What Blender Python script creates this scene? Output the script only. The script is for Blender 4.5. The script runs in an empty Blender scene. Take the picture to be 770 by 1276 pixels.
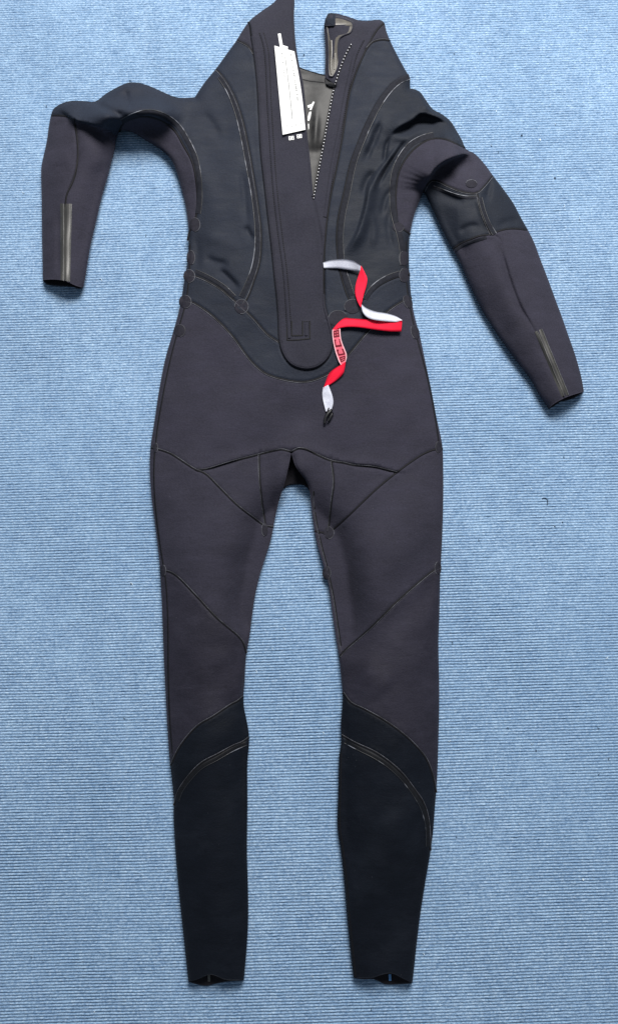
import bpy, math, random
import numpy as np
from mathutils import Vector, geometry
random.seed(7)
rng = np.random.RandomState(7)
sc = bpy.context.scene

# ------------------------------------------------------------------ camera
TH = math.radians(6.6); CH = 1.2; F = 922.0
cam = bpy.data.cameras.new('camera'); camo = bpy.data.objects.new('camera', cam)
sc.collection.objects.link(camo); sc.camera = camo
cam.sensor_fit = 'VERTICAL'; cam.sensor_height = 36.0; cam.lens = 36.0*F/1276.0
cam.clip_end = 50; cam.clip_start = 0.02
camo.location = (0, 0, CH); camo.rotation_euler = (TH, 0, 0)

# ------------------------------------------------------------------ light: soft room light and one broad window up past the collar
w = bpy.data.worlds.new('World'); sc.world = w; w.use_nodes = True
bg = w.node_tree.nodes['Background']; bg.inputs[0].default_value = (0.74, 0.87, 1.0, 1); bg.inputs[1].default_value = 0.225
def area(name, loc, target, sx, sy, power, col):
    l = bpy.data.lights.new(name, 'AREA'); l.shape = 'RECTANGLE'; l.size = sx; l.size_y = sy
    l.energy = power; l.color = col
    o = bpy.data.objects.new(name, l); sc.collection.objects.link(o); o.location = loc
    o.rotation_euler = (Vector(target)-Vector(loc)).to_track_quat('-Z', 'Y').to_euler()
area('window_light', (0.34, 2.18, 2.15), (0.0, 0.1, 0.0), 1.4, 1.1, 168, (1.0, 0.972, 0.925))
sc.view_settings.view_transform = 'Standard'; sc.view_settings.look = 'None'
sc.view_settings.exposure = 0.0; sc.view_settings.gamma = 1.0
sc.view_settings.use_curve_mapping = False

# ------------------------------------------------------------------ helpers
def to_world(p, z):
    """photograph-plane coordinates + real height -> place in the room (n,2),(n,)"""
    p = np.asarray(p, float).reshape(-1, 2); z = np.broadcast_to(np.asarray(z, float), (len(p),))
    u = (p[:, 0]-385)/F; v = -(p[:, 1]-638)/F
    dy = v*math.cos(TH)+math.sin(TH); dz = v*math.sin(TH)-math.cos(TH)
    t = (z-CH)/dz
    return np.stack([u*t, dy*t, z], 1)

def spline(pts, step=2.0):
    P = np.asarray(pts, float)
    if len(P) < 3:
        n = max(2, int(np.hypot(*(P[1]-P[0]))/step)+1)
        return P[0]+(P[1]-P[0])*np.linspace(0, 1, n)[:, None]
    Q = np.vstack([2*P[0]-P[1], P, 2*P[-1]-P[-2]])
    out = []
    for i in range(1, len(Q)-2):
        p0, p1, p2, p3 = Q[i-1:i+3]
        d = [max(np.hypot(*(b-a)), 1e-3)**.5 for a, b in ((p0, p1), (p1, p2), (p2, p3))]
        t0 = 0; t1 = d[0]; t2 = t1+d[1]; t3 = t2+d[2]
        n = max(1, int(round(np.hypot(*(p2-p1))/step)))
        for k in range(n):
            t = t1+(t2-t1)*k/n
            A1 = (t1-t)/(t1-t0)*p0+(t-t0)/(t1-t0)*p1
            A2 = (t2-t)/(t2-t1)*p1+(t-t1)/(t2-t1)*p2
            A3 = (t3-t)/(t3-t2)*p2+(t-t2)/(t3-t2)*p3
            B1 = (t2-t)/(t2-t0)*A1+(t-t0)/(t2-t0)*A2
            B2 = (t3-t)/(t3-t1)*A2+(t-t1)/(t3-t1)*A3
            out.append((t2-t)/(t2-t1)*B1+(t-t1)/(t2-t1)*B2)
    out.append(P[-1])
    return np.array(out)

def resample(P, step):
    P = np.asarray(P, float); d = np.r_[0, np.cumsum(np.hypot(*np.diff(P, axis=0).T))]
    n = max(2, int(round(d[-1]/step))+1); s = np.linspace(0, d[-1], n)
    return np.stack([np.interp(s, d, P[:, 0]), np.interp(s, d, P[:, 1])], 1)

def seg_dist(X, P, closed=False):
    """distance, signed side and arc fraction of points X to polyline P"""
    if closed: P = np.vstack([P, P[:1]])
    A = P[:-1]; D = P[1:]-A; L2 = np.maximum((D**2).sum(1), 1e-9)
    cum = np.r_[0, np.cumsum(np.sqrt(L2))]
    best = np.full(len(X), 1e9); side = np.ones(len(X)); arc = np.zeros(len(X))
    CH_ = 4000
    for s in range(0, len(X), CH_):
        x = X[s:s+CH_]
        r = x[:, None, :]-A[None]
        t = np.clip((r*D[None]).sum(2)/L2, 0, 1)
        q = r-t[..., None]*D[None]
        d2 = (q**2).sum(2); i = d2.argmin(1); k = np.arange(len(x))
        best[s:s+CH_] = np.sqrt(d2[k, i])
        side[s:s+CH_] = np.sign(D[i, 0]*r[k, i, 1]-D[i, 1]*r[k, i, 0])
        arc[s:s+CH_] = (cum[i]+t[k, i]*np.sqrt(L2[i]))/cum[-1]
    return best, side, arc

def inside(X, P):
    x, y = X[:, 0], X[:, 1]; c = np.zeros(len(X), bool)
    for (x0, y0), (x1, y1) in zip(P, np.roll(P, -1, 0)):
        if y0 == y1: continue
        m = ((y0 > y) != (y1 > y)) & (x < (x1-x0)*(y-y0)/(y1-y0)+x0)
        c ^= m
    return c

# ------------------------------------------------------------------ outline of the suit as it lies (clockwise runs)
S_left_collar = [(350,-16),(344,0),(326,14),(313,24),(303,37),(295,50),(282,68),(269,86),(255,103),(243,121)]   # flap, shoulder
S_sleeve_l = [(243,121),(230,122),(219,121),(202,114),(186,107),(172,103),(160,103),(146,109),(132,117),(119,126.5),(105,126),(91,125.5),(83,127),(76,129.5),(67,136),(64,144),(61,160),(59,175),(54,198),(52,209),(52.5,249),(53,300),(54,349)]
E_cuff_l = [(54,349),(64,348.2),(76,349),(85,351.5),(95,356),(104,358.5)]
S_under_l = [(104,358.5),(106,350),(113,307),(121,272),(128,242),(134,222),(139,203),(143,187),(146,172),(150,163.5),(158,163),(167,165.5),(182,175),(194,182),(204,189),(213,198),(219,210),(225,229),(230,248),(233.5,268),(235,284),(235.5,300),(234,326),(232,338),(229,355),(225.5,377),(221,396),(215,417),(206,448),(198,490),(192,530),(188,556),(187,585),(188.5,612),(191,634),(195,664),(199,700),(200,717),(202,750),(203,780),(205,830),(207.5,880),(209.5,915),(212,949),(215.5,980),(217,1000),(216.5,1013),(218.5,1054),(222,1098),(226,1138),(230.5,1180),(235,1223)]
E_ankle_l = [(235,1223),(243,1221.5),(252,1218),(261,1214.5),(269,1216),(278,1220),(286,1221.5),(304,1221.5)]
S_inner_l = [(304,1221.5),(305.5,1205),(308,1175),(309.5,1138),(309,1100),(308,1065),(308.5,1000),(308.5,950),(310.5,925),(310,912),(307,895),(304,880),(303.5,866),(305,848),(306.5,820),(311.5,790),(314,769),(318,742),(324,716),(330,697),(337.5,673),(342,650),(346,631),(351,614),(356,597),(360.5,577),(363,563.5)]
S_inner_r = [(363,563.5),(367.5,579),(373.5,589),(380,597.5),(385,608),(388,631),(391,655),(396,680),(403,704),(409,727),(414,762),(418,790),(422,815),(425,842),(427,866),(426,884),(424.5,905),(425,925),(422.5,942),(421.5,980),(420.5,1032),(424,1056),(428,1091),(433,1150),(439,1207),(440.5,1218)]
E_ankle_r = [(440.5,1218),(452,1219),(464,1218.5),(473,1215.5),(483,1213),(490,1213.5),(500,1218.5),(513.5,1225)]
S_outer_r = [(513.5,1225),(514.6,1216),(518.5,1180),(523,1142.7),(530,1097),(534.5,1071),(539,1039),(542,1000),(544,975),(545.5,938),(547,863),(546,800),(547.3,760),(548,720),(549,703),(551,660),(552,620),(552,591),(551,557),(548,540),(544,522),(537,485),(530,452),(523,419),(515,388),(511,357),(509.3,325),(510,296),(512,284),(517,264),(523,249),(527.6,238.5)]
S_sleeve_r_in = [(527.6,238.5),(534,251),(542,268),(552,289),(562,308),(570,321),(583,350),(597,380),(613,407),(630,432),(647,455),(662,475),(672,493),(683,509)]
E_cuff_r = [(683,509),(690,503),(703,496),(712,492.5),(727,488)]
S_sleeve_r_out = [(727,488),(724,471),(717,445),(708,419),(700,396),(691.5,373),(682,347),(672,321),(665,302),(657.5,287),(648,270),(639,253),(627,236),(614,219),(603,204),(591,191.5),(580,185.5),(575.5,175),(568,162),(561,151),(550,142),(539,136),(530,124),(523,114.5),(517,111.5),(511,110),(510.5,98.5),(503,84),(496,71),(486,51),(481,38),(478.5,28.5),(474,25),(456,26),(446,25),(436,21.5),(426,18.5),(417.5,16.5),(409,17),(406,23),(404,32),(405,50),(405.5,72),(405,90),(405,99),(408,104),(417,109)]
E_zip_edge = [(417,109),(410,143),(404,177),(397,214),(390.5,248)]
E_placket_edge = [(390.5,248),(388,215),(385.5,190),(382,160),(380.5,130),(378,105),(373,82),(368.5,54),(366.5,25),(366,0),(364,-14)]
top_join = [(364,-14),(350,-16)]
RUNS = [('S', S_left_collar), ('S', S_sleeve_l), ('E', E_cuff_l), ('S', S_under_l), ('E', E_ankle_l), ('S', S_inner_l), ('S', S_inner_r), ('E', E_ankle_r), ('S', S_outer_r), ('S', S_sleeve_r_in), ('E', E_cuff_r), ('S', S_sleeve_r_out), ('E', E_zip_edge), ('E', E_placket_edge), ('E', top_join)]
OUT = []; KIND = []
for k, r in RUNS:
    s = spline(r, 2.4)[:-1]; OUT.append(s); KIND += [k]*len(s)
OUT = np.vstack(OUT); KIND = np.array(KIND)
SIL = []                                   # silhouette stretches only, for the rounding of the edge
for k, r in RUNS:
    if k == 'S': SIL.append(spline(r, 2.4))
def sil_dist(X):
    acc = np.zeros(len(X))
    for s in SIL: acc += np.maximum(seg_dist(X, s)[0], 1e-3)**-3.0
    return acc**(-1/3.0)

# ------------------------------------------------------------------ seams (panel borders). name -> points
SEAMS = {
 'placket_l': [(309.5,27),(311.5,33),(313,45),(316.5,68),(320.5,103),(323,150),(325,190),(328.5,222),(333,262),(338,305),(342,345),(345,372),(347,400),(348,424),(352,440),(361,453),(373,459),(386,460),(398,456),(408,447),(413.5,434),(414,418),(410,400),(405,382),(404,366)],
 'placket_r': [(404,366),(404,345),(403,325),(401,303),(397,278),(390.5,248)],
 'chest_l': [(269,86),(275,92),(283,103),(293,122),(302,148),(310,184),(316,219),(322,258),(325.5,291),(324,325),(317,349),(308,372),(301,382)],
 'collar_l': [(295,50),(303,53.5),(310,58),(316,67)],
 'waist_tab_l': [(301,382),(317,398),(333,416),(347.5,426)],
 'waist_up_l': [(231,343),(240,343),(252,347),(264,353),(276,360.5),(286,369),(301,382)],
 'waist_low_l': [(225.5,375),(238,376),(254,385),(272,399.6),(291,420),(306,441),(318,455),(332,465.6),(354.5,473),(376.6,475.7),(394,472.5),(416,461),(438,437),(452,420),(465,406),(481,389),(500,376),(513,371)],
 'waist_up_r': [(510.5,342),(496,345),(483,350),(471,357),(458,369),(439,381)],
 'chest_r': [(508,94.5),(500,97),(490,103),(473,123),(456,154),(444,183),(436,206),(427,246),(421.5,270),(419.5,290),(420,313),(423.6,338),(428,355),(432,367),(439,381)],
 'placket_r_seam': [(478.5,28.5),(470,37),(462,50),(456,62),(444,89),(436,114),(431,142),(426.5,171),(418.6,213),(411,250),(406,290),(404,325),(403.8,345),(404,366)],
 'collar_r': [(486,51),(478,49.5),(470,50.5),(464,53),(457,60)],
 'waist_tab_r': [(439,381),(430,388),(418,398),(409.5,398)],
 'arm_l_in': [(149,165),(152,157),(158,151),(166,148),(176,145.5),(196,148.5),(216,161),(229,182),(239.6,202),(245,229),(246,258),(243,275),(236,290),(234,300)],
 'forearm_l_top': [(64,144),(72,144),(82,145),(93,150)],
 'forearm_l_line': [(93,150),(95,162),(97,180),(97,200),(95,214),(91,227),(84,242),(82,253),(82,300),(82,350)],
 'forearm_l_fold': [(93,150),(104,153.5),(117,157),(130,160),(146,170)],
 'arm_r_in': [(579,184),(566,178),(552,173),(536,173.5),(519,183),(504,200),(496,218),(493,243),(493.5,262),(496,278),(503,286),(511.5,292)],
 'elbow_r_top': [(528,238),(536,226),(544,225.5),(558,232),(570,237),(581,240),(594,240),(604,231),(613.5,219)],
 'elbow_r_mid': [(594,240),(597,256),(603,274),(611,292)],
 'elbow_r_low': [(564,310),(573,304),(584,299),(597,294),(611,292),(624,287),(637,285),(656.5,286.5)],
 'forearm_r_line': [(611,292),(622,297),(628,320),(636,347),(649,381),(659,400),(669,418),(682,448),(695,478),(702.5,496)],
 'crotch_top': [(245,586),(253,585.5),(261,584),(287,576),(315.5,568.5),(339,562.5),(352,560.5),(363,563.5)],
 'crotch_top_r': [(363,563.5),(372,559),(381,560),(393,566),(413,574.5),(428,577),(441,580),(464,582),(482,586),(494,589)],
 'thigh_l': [(188,558),(197,560),(211.6,565),(224,572.5),(235,580),(245,586),(256,590.5),(274,608),(295,629),(315.5,645),(330,655),(341,657)],
 'gusset_l': [(323,565.5),(323.5,590),(326,619),(331,655)],
 'thigh_r': [(551.5,559),(539,561),(527,566),(510,577),(494,589),(480,600),(464,614),(436,641),(416,659),(409,664),(391.5,662)],
 'gusset_r': [(413,574.5),(416,600),(413,625),(409,664)],
 'knee_l': [(200,711),(209,712),(219,717),(243,741),(269,769),(287,784.5),(296,792),(303,801),(307,814)],
 'knee_r': [(549,707),(540,711),(521,726),(493,751),(464,780),(446,796),(431,809),(423,818)],
 'calf_l': [(303.5,868),(296,874),(288,878),(267,892),(247,904),(231,921),(220.6,937),(213,954)],
 'calf_l2': [(310.5,919),(302,925),(292,929),(271.5,940),(251,951),(235,967.5),(222.6,986),(217,1004)],
 'calf_r': [(427,863),(437,875.6),(454,884),(479,898),(500,913),(516,927.5),(531,946),(539,967),(543.3,988)],
 'calf_r2': [(425,916),(441.6,925.5),(466.5,937),(483,948),(500,963),(516,983.6),(527,1000),(533,1019),(536,1060)],
}
SP = {k: spline(v, 2.2) for k, v in SEAMS.items()}
# let the ends that stop on the outline overshoot a little, so panels close
ENDS = {'placket_l': 's', 'waist_tab_l': 'e', 'waist_tab_r': 'e', 'gusset_l': 'se', 'gusset_r': 'se',  'chest_l': 's', 'collar_l': 'se', 'waist_up_l': 's', 'waist_low_l': 'se', 'waist_up_r': 's', 'chest_r': 's', 'placket_r_seam': 's', 'collar_r': 'se',
        'placket_r': 'e', 'arm_l_in': 'se', 'forearm_l_top': 's', 'forearm_l_line': 'e', 'forearm_l_fold': 'e', 'arm_r_in': 'se', 'elbow_r_top': 'se', 'elbow_r_low': 'se', 'forearm_r_line': 'e',
        'thigh_l': 'se', 'thigh_r': 'se', 'knee_l': 'se', 'knee_r': 'se', 'calf_l': 'se', 'calf_l2': 'se', 'calf_r': 'se', 'calf_r2': 'se'}
SX = {}
for k, p in SP.items():
    q = p.copy(); e = ENDS.get(k, '')
    if k == 'placket_l': q = np.vstack([[(308.3, 22.5)], q])
    def ext(a, b):
        d = (a-b)/max(np.hypot(*(a-b)), 1e-6); return a+d*3.0
    if 's' in e: q = np.vstack([ext(q[0], q[1]), q])
    if 'e' in e: q = np.vstack([q, ext(q[-1], q[-2])])
    SX[k] = q

# ------------------------------------------------------------------ height of the top layer
PLACKET = np.vstack([spline(SEAMS['placket_l'], 4), spline(SEAMS['placket_r'], 4), spline(E_placket_edge, 4), [(350,-16)], spline([(344,0),(326,14),(313,24),(303,20)], 4)])
FOLDS = [  # points, height, width to the left of travel, width to the right, (px)
 # left sleeve, twisted at the elbow
 ([(68,134),(84,139),(93,148),(108,152),(125,157),(140,160),(154,160)], .017, 17, 3.2),
 ([(117,127),(132,135),(150,142),(160,141)], -.009, 4, 4),
 ([(100,140),(130,142),(165,140),(200,142),(225,160)], .032, 16, 13),
 ([(238,150),(240,180),(250,240)], .006, 14, 16),
 ([(157,111),(159,122),(164,136)], -.005, 3, 5),
 ([(148,146),(163,139),(182,134),(204,138),(222,152)], .007, 9, 7),
 ([(128,113),(145,110),(160,110),(180,112)], .005, 8, 8),
 ([(205,127),(215,130),(226,138)], -.003, 6, 6),
 ([(94,150),(97,185),(96,212),(88,236),(82,252)], -.0035, 5, 2.2),
 ([(56,203),(72,198),(92,196)], .003, 9, 9),
 ([(74,255),(74,300),(73,348)], -.003, 4, 4),
 ([(100,170),(118,190),(128,215)], .003, 14, 14),
 # right shoulder and chest
 ([(483,172),(490,163),(500,156),(512,150),(523,141),(537,143),(550,148),(562,155)], .012, 13, 2.2),
 ([(497,166),(505,160),(517,153),(530,152),(548,156)], -.006, 4, 5),
 ([(484,172),(494,171),(505,172),(520,165),(535,160)], .004, 4, 6),
 ([(485,170),(481,182),(479,197),(478,206)], -.005, 2.5, 2),
 ([(506,174),(497,187),(484,206),(476,221),(469,236)], -.008, 2.4, 2.2),
 ([(499,178),(487,194),(476,209),(468,222),(464,240)], .006, 4, 2.4),
 ([(472,210),(464,224),(459,238),(457,252),(452,272),(445,292),(436,308),(428,318)], .0125, 9, 1.8),
 ([(468,212),(457,226),(452,246)], -.005, 4, 5),
 ([(467,152),(465,170),(460,190),(452,205)], -.005, 3, 5),
 ([(474,140),(462,168),(455,190)], .005, 5, 4),
 ([(516,112),(527,122),(540,138)], .004, 6, 10),
 ([(523,116),(530,126),(530,140)], .003, 6, 6),
 # right upper sleeve rolled over the elbow
 ([(529,240),(531,226),(540,211),(552,201),(565,195),(577,191),(589,191)], .030, 24, 3),
 ([(546,222),(562,210),(580,205),(594,206)], -.013, 8, 15),
 ([(548,165),(562,172),(578,180)], .004, 6, 6),
 ([(545,238),(562,246),(580,253)], -.004, 4, 7),
 ([(613,221),(609,236),(606,252)], -.006, 3, 4),
 ([(594,242),(599,262),(610,290)], .004, 6, 3),
 ([(575,308),(590,297),(606,292)], .003, 4, 4),
 ([(570,290),(585,282),(600,282)], -.003, 4, 5),
 ([(617,284),(635,276),(650,276)], -.003, 5, 5),
 ([(618,296),(626,321),(634,348),(647,382),(657,400),(664,413)], -.0055, 2.0, 3.5),
 ([(608,300),(620,340),(640,392),(655,425)], .003, 12, 12),
 ([(664,413),(676,440),(690,470),(700,493)], -.003, 3, 3),
 # left chest
 ([(270,333),(281,342),(291,352),(299,362)], -.006, 3, 5),
 ([(307,280),(311,291),(317,300)], -.005, 2.5, 5),
 ([(250,300),(265,297),(285,303),(305,312)], .0025, 9, 9),
 ([(272,110),(282,150),(284,190)], -.002, 12, 12),
 ([(300,205),(305,250),(308,285)], -.0035, 5, 4),
 ([(243,290),(246,320),(244,340)], -.002, 5, 5),
 ([(255,180),(262,240),(268,300)], .002, 16, 16),
 # placket, seat and crotch
 ([(397,262),(400,300),(402,340)], .002, 8, 3),
 ([(372,190),(376,240),(386,300)], .002, 14, 14),
 ([(350,110),(345,160),(352,260),(365,350)], -.0015, 8, 8),
 ([(228,588),(261,582),(287,574),(315,566),(340,560),(364,557),(392,563),(414,571),(442,577),(466,579),(494,587),(530,586)], .0020, 6, 1.2),
 ([(364,600),(363,575),(363,562)], -.008, 8, 5),
 ([(425,576),(445,581),(470,584),(500,590),(527,586)], -.002, 2, 2),
 ([(255,588),(275,582),(300,574)], -.002, 2, 2),
 ([(330,575),(322,610),(322,650)], .003, 14, 14),
 ([(404,580),(412,612),(418,650)], .003, 14, 14),
 ([(423,640),(430,700),(438,770),(430,820)], -.003, 12, 14),
 ([(460,600),(462,700),(470,800)], .003, 30, 30),
 ([(343,605),(335,645),(323,690),(311,740),(303,800)], -.024, 40, 26),
 ([(397,605),(406,655),(418,705),(430,770),(438,830)], -.024, 28, 40),
 ([(303,880),(303,950),(303,1050)], -.004, 5, 9),
 ([(430,900),(430,980),(432,1060)], -.004, 9, 5),
 ([(475,150),(468,175),(462,186)], -.004, 2.5, 4),
 ([(490,232),(480,250),(476,272)], -.004, 3, 4),
 ([(462,262),(466,285),(464,310)], .0035, 5, 5),
 ([(486,255),(484,285),(490,315)], -.003, 4, 4),
 ([(255,320),(268,326),(286,330)], -.004, 4, 6),
 ([(250,140),(262,150),(275,175)], -.003, 5, 6),
 ([(276,800),(290,840),(292,880)], .0045, 18, 18),
 ([(445,838),(470,850),(485,862)], .0045, 22, 22),
 ([(440,960),(460,985),(470,1005)], -.002, 16, 16),
 ([(430,900),(432,925),(430,938)], -.003, 3, 3),
 ([(305,850),(305,880),(309,915)], -.003, 4, 4),
]
FS = [(spline(p, 4), a, wl, wr) for p, a, wl, wr in FOLDS]
WAV = [(rng.uniform(.02, .075)*s_, rng.uniform(.015, .055)*s_, rng.uniform(0, 6.28), rng.uniform(.0003, .0008)/s_) for s_ in [1]*9+[-1.9, 2.1, 2.6, -2.4, -3.1, 3.2]]
LIFT = [(364,585,26,42,.026), (172,158,42,20,.007), (216,196,14,26,.004), (560,205,26,26,.008), (404,700,14,60,.006)]
def H(X, groove=True):
    X = np.asarray(X, float).reshape(-1, 2)
    d = sil_dist(X)
    t = np.clip(d/7.0, 0, 1)
    z = .0095+.0065*np.sqrt(1-(1-t)**2)
    for cx, cy, rx, ry, a in LIFT: z += a*np.exp(-((X[:, 0]-cx)/rx)**2-((X[:, 1]-cy)/ry)**2)
    leg = np.clip((X[:, 1]-560)/120, 0, 1)
    slv = np.clip((np.maximum(165-X[:, 0], X[:, 0]-540))/30, 0, 1)
    bul = .014*(1-np.exp(-d/38.0)) + leg*.020*(1-np.exp(-(d/36.0)**1.4)) + slv*.015*(1-np.exp(-(d/22.0)**1.4))
    foot = np.clip((X[:, 1]-1000)/180, 0, 1)
    z += bul*(1-.45*foot)
    m = np.clip(d/10, 0, 1)
    for kx, ky, ph, a in WAV: z += m*abs(a)*np.sin(abs(kx)*X[:, 0]+ky*X[:, 1]+ph)
    for P, a, wl, wr in FS:
        lo = P.min(0)-3.2*max(wl, wr); hi = P.max(0)+3.2*max(wl, wr)
        k = np.where((X >= lo).all(1) & (X <= hi).all(1))[0]
        if len(k) == 0: continue
        dd, sd, ar = seg_dist(X[k], P)
        wd = np.where(sd > 0, wr, wl)
        tap = np.clip(np.minimum(ar, 1-ar)*3.2+.08, 0, 1); tap = tap*tap*(3-2*tap)
        z[k] += a*np.exp(-(dd/wd)**2)*tap*np.clip(d[k]/5+.1, 0, 1)
    # placket stands proud of the panels beside it
    k = inside(X, PLACKET); dp = seg_dist(X, np.vstack([SP['placket_l'], SP['placket_r']]))[0]
    z += np.where(k, .0032*np.clip(dp/1.6, 0, 1), 0)
    z = np.maximum(z, .0090)
    if groove:
        for k_, P in SX.items():
            lo = P.min(0)-6; hi = P.max(0)+6
            k = np.where((X >= lo).all(1) & (X <= hi).all(1))[0]
            if len(k) == 0: continue
            dd = seg_dist(X[k], P)[0]
            z[k] -= .0011*np.exp(-(dd/1.5)**2)-.0005*np.exp(-((dd-3.2)/1.6)**2)
    return z

# ------------------------------------------------------------------ materials
def new_mat(name):
    m = bpy.data.materials.new(name); m.use_nodes = True
    nt = m.node_tree; b = nt.nodes['Principled BSDF']
    tc = nt.nodes.new('ShaderNodeTexCoord')
    return m, nt, b, tc.outputs['Object']
def N(nt, typ, **kw):
    n = nt.nodes.new(typ)
    for k, v in kw.items():
        if k in n.inputs: n.inputs[k].default_value = v
        else: setattr(n, k, v)
    return n
def noise(nt, co, scale, detail=2, rough=.5, vec=None):
    n = N(nt, 'ShaderNodeTexNoise', Scale=scale, Detail=detail, Roughness=rough)
    if vec is not None:
        mp = N(nt, 'ShaderNodeMapping'); mp.inputs['Scale'].default_value = vec
        nt.links.new(co, mp.inputs[0]); co = mp.outputs[0]
    nt.links.new(co, n.inputs['Vector']); return n.outputs['Fac']
def ramp(nt, fac, stops):
    r = N(nt, 'ShaderNodeValToRGB'); nt.links.new(fac, r.inputs[0])
    e = r.color_ramp.elements
    while len(e) < len(stops): e.new(.5)
    for i, (p, c) in enumerate(stops):
        e[i].position = p; e[i].color = (*c, 1) if len(c) == 3 else c
    return r.outputs[0]
def mix(nt, fac, a, b, mode='MIX'):
    n = N(nt, 'ShaderNodeMix', data_type='RGBA', blend_type=mode)
    for sock, v in ((n.inputs[0], fac), (n.inputs[6], a), (n.inputs[7], b)):
        if isinstance(v, (int, float)): sock.default_value = v
        elif isinstance(v, tuple): sock.default_value = (*v, 1)
        else: nt.links.new(v, sock)
    return n.outputs[2]
def bump(nt, b, h, strength, dist):
    n = N(nt, 'ShaderNodeBump', Strength=strength, Distance=dist); nt.links.new(h, n.inputs['Height'])
    nt.links.new(n.outputs[0], b.inputs['Normal'])

def N_map(nt, v, a, b_):
    n = N(nt, 'ShaderNodeMapRange'); nt.links.new(v, n.inputs[0]); n.inputs[1].default_value = a; n.inputs[2].default_value = b_
    return n.outputs[0]
def fabric(name, col, rough, sheen, spec=.3, lint=.5, streak=.12, worn_sheen=0.0):
    m, nt, b, co = new_mat(name)
    n1 = noise(nt, co, 9, 5, .6)
    n2 = noise(nt, co, 420, 2, .6)
    n3 = noise(nt, co, 60, 4, .6, (.35, 1, 1))
    base = ramp(nt, n1, [(.3, tuple(c*.80 for c in col)), (.7, tuple(c*1.24 for c in col))])
    base = mix(nt, streak, base, ramp(nt, n3, [(.3, tuple(c*.5 for c in col)), (.72, tuple(c*1.9 for c in col))]))
    base = mix(nt, .35, base, ramp(nt, n2, [(.3, tuple(c*.55 for c in col)), (.7, tuple(c*1.5 for c in col))]))
    if worn_sheen:   # paler patches paint uneven sheen into the colour, with faint drag marks
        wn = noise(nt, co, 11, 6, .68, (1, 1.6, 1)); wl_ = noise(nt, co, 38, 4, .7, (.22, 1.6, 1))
        base = mix(nt, ramp(nt, wn, [(.50, (0, 0, 0)), (.72, (worn_sheen*.45,)*3)]), base, tuple(c*2.0+.006 for c in col))
        base = mix(nt, ramp(nt, wl_, [(.64, (0, 0, 0)), (.74, (worn_sheen*.4,)*3)]), base, tuple(c*2.2+.006 for c in col))
    # dust and lint caught in the nap
    v = N(nt, 'ShaderNodeTexVoronoi', Scale=120.0); nt.links.new(co, v.inputs['Vector'])
    vd = ramp(nt, v.outputs['Distance'], [(0.035, (1, 1, 1)), (.075, (0, 0, 0))])
    gate = ramp(nt, noise(nt, co, 23, 2), [(.56, (0, 0, 0)), (.68, (lint, lint, lint))])
    mm = N(nt, 'ShaderNodeMath', operation='MULTIPLY'); nt.links.new(vd, mm.inputs[0]); nt.links.new(gate, mm.inputs[1])
    base = mix(nt, mm.outputs[0], base, (.12, .125, .14))
    nt.links.new(base, b.inputs['Base Color'])
    rr = ramp(nt, n3, [(.3, (rough-.06,)*3), (.7, (rough+.07,)*3)]); nt.links.new(rr, b.inputs['Roughness'])
    b.inputs['Specular IOR Level'].default_value = spec
    b.inputs['Sheen Weight'].default_value = sheen; b.inputs['Sheen Roughness'].default_value = .45
    b.inputs['Sheen Tint'].default_value = (.75, .78, .95, 1)
    add = N(nt, 'ShaderNodeMath', operation='ADD'); nt.links.new(n2, add.inputs[0])
    ms = N(nt, 'ShaderNodeMath', operation='MULTIPLY'); nt.links.new(n3, ms.inputs[0]); ms.inputs[1].default_value = 2.0
    nt.links.new(ms.outputs[0], add.inputs[1])
    bump(nt, b, add.outputs[0], .6, .0007)
    return m
def plain(name, col, rough, spec=.5, var=.15, scale=120, metal=0, bmp=.0):
    m, nt, b, co = new_mat(name)
    n = noise(nt, co, scale, 4, .6)
    nt.links.new(ramp(nt, n, [(.3, tuple(c*(1-var) for c in col)), (.7, tuple(min(c*(1+var), 1) for c in col))]), b.inputs['Base Color'])
    b.inputs['Roughness'].default_value = rough; b.inputs['Specular IOR Level'].default_value = spec
    b.inputs['Metallic'].default_value = metal
    if bmp: bump(nt, b, n, .5, bmp)
    return m
M = {}
M['jersey'] = fabric('aubergine_jersey', (.0232, .0222, .0342), .85, .05, .15, .6, .3, .25)
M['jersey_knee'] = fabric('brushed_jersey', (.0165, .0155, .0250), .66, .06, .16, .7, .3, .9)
M['navy'] = fabric('navy_stretch_neoprene', (.0075, .0103, .0180), .70, .03, .18, .3, .08)
M['chest'] = fabric('slate_stretch_neoprene', (.0105, .0138, .0240), .72, .03, .18, .3, .08)
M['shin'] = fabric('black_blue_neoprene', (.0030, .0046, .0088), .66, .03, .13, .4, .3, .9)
M['placket'] = fabric('black_plush', (.0215, .0215, .0315), .9, .05, .15)
M['back'] = fabric('back_black', (.012, .011, .015), .9, .05, .2)
M['tape'] = plain('seam_tape', (.0120, .0130, .0190), .8, .12, .3, 200)
M['patch'] = plain('bonded_patch', (.0165, .0160, .0235), .8, .15, .25, 200)
M['shin_tape'] = plain('shin_tape', (.0052, .0058, .0080), .6, .2, .3, 200)
M['bead'] = plain('seam_bead', (.006, .006, .008), .7, .15, .3, 300)
m, nt, b, co = new_mat('grey_thread')
nn = noise(nt, co, 900, 2, .6); n_ = noise(nt, co, 45, 3, .6)
c_ = mix(nt, ramp(nt, n_, [(.38, (0, 0, 0)), (.62, (1, 1, 1))]), (.018, .019, .025), (.105, .11, .135))  # noise along the thread paints broken pale glints into its colour
nt.links.new(mix(nt, ramp(nt, nn, [(.42, (0, 0, 0)), (.56, (.7, .7, .7))]), c_, (.012, .012, .016)), b.inputs['Base Color'])
b.inputs['Roughness'].default_value = .7
M['thread'] = m
m, nt, b, co = new_mat('edge_glint')
n_ = noise(nt, co, 26, 3, .6)
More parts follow.
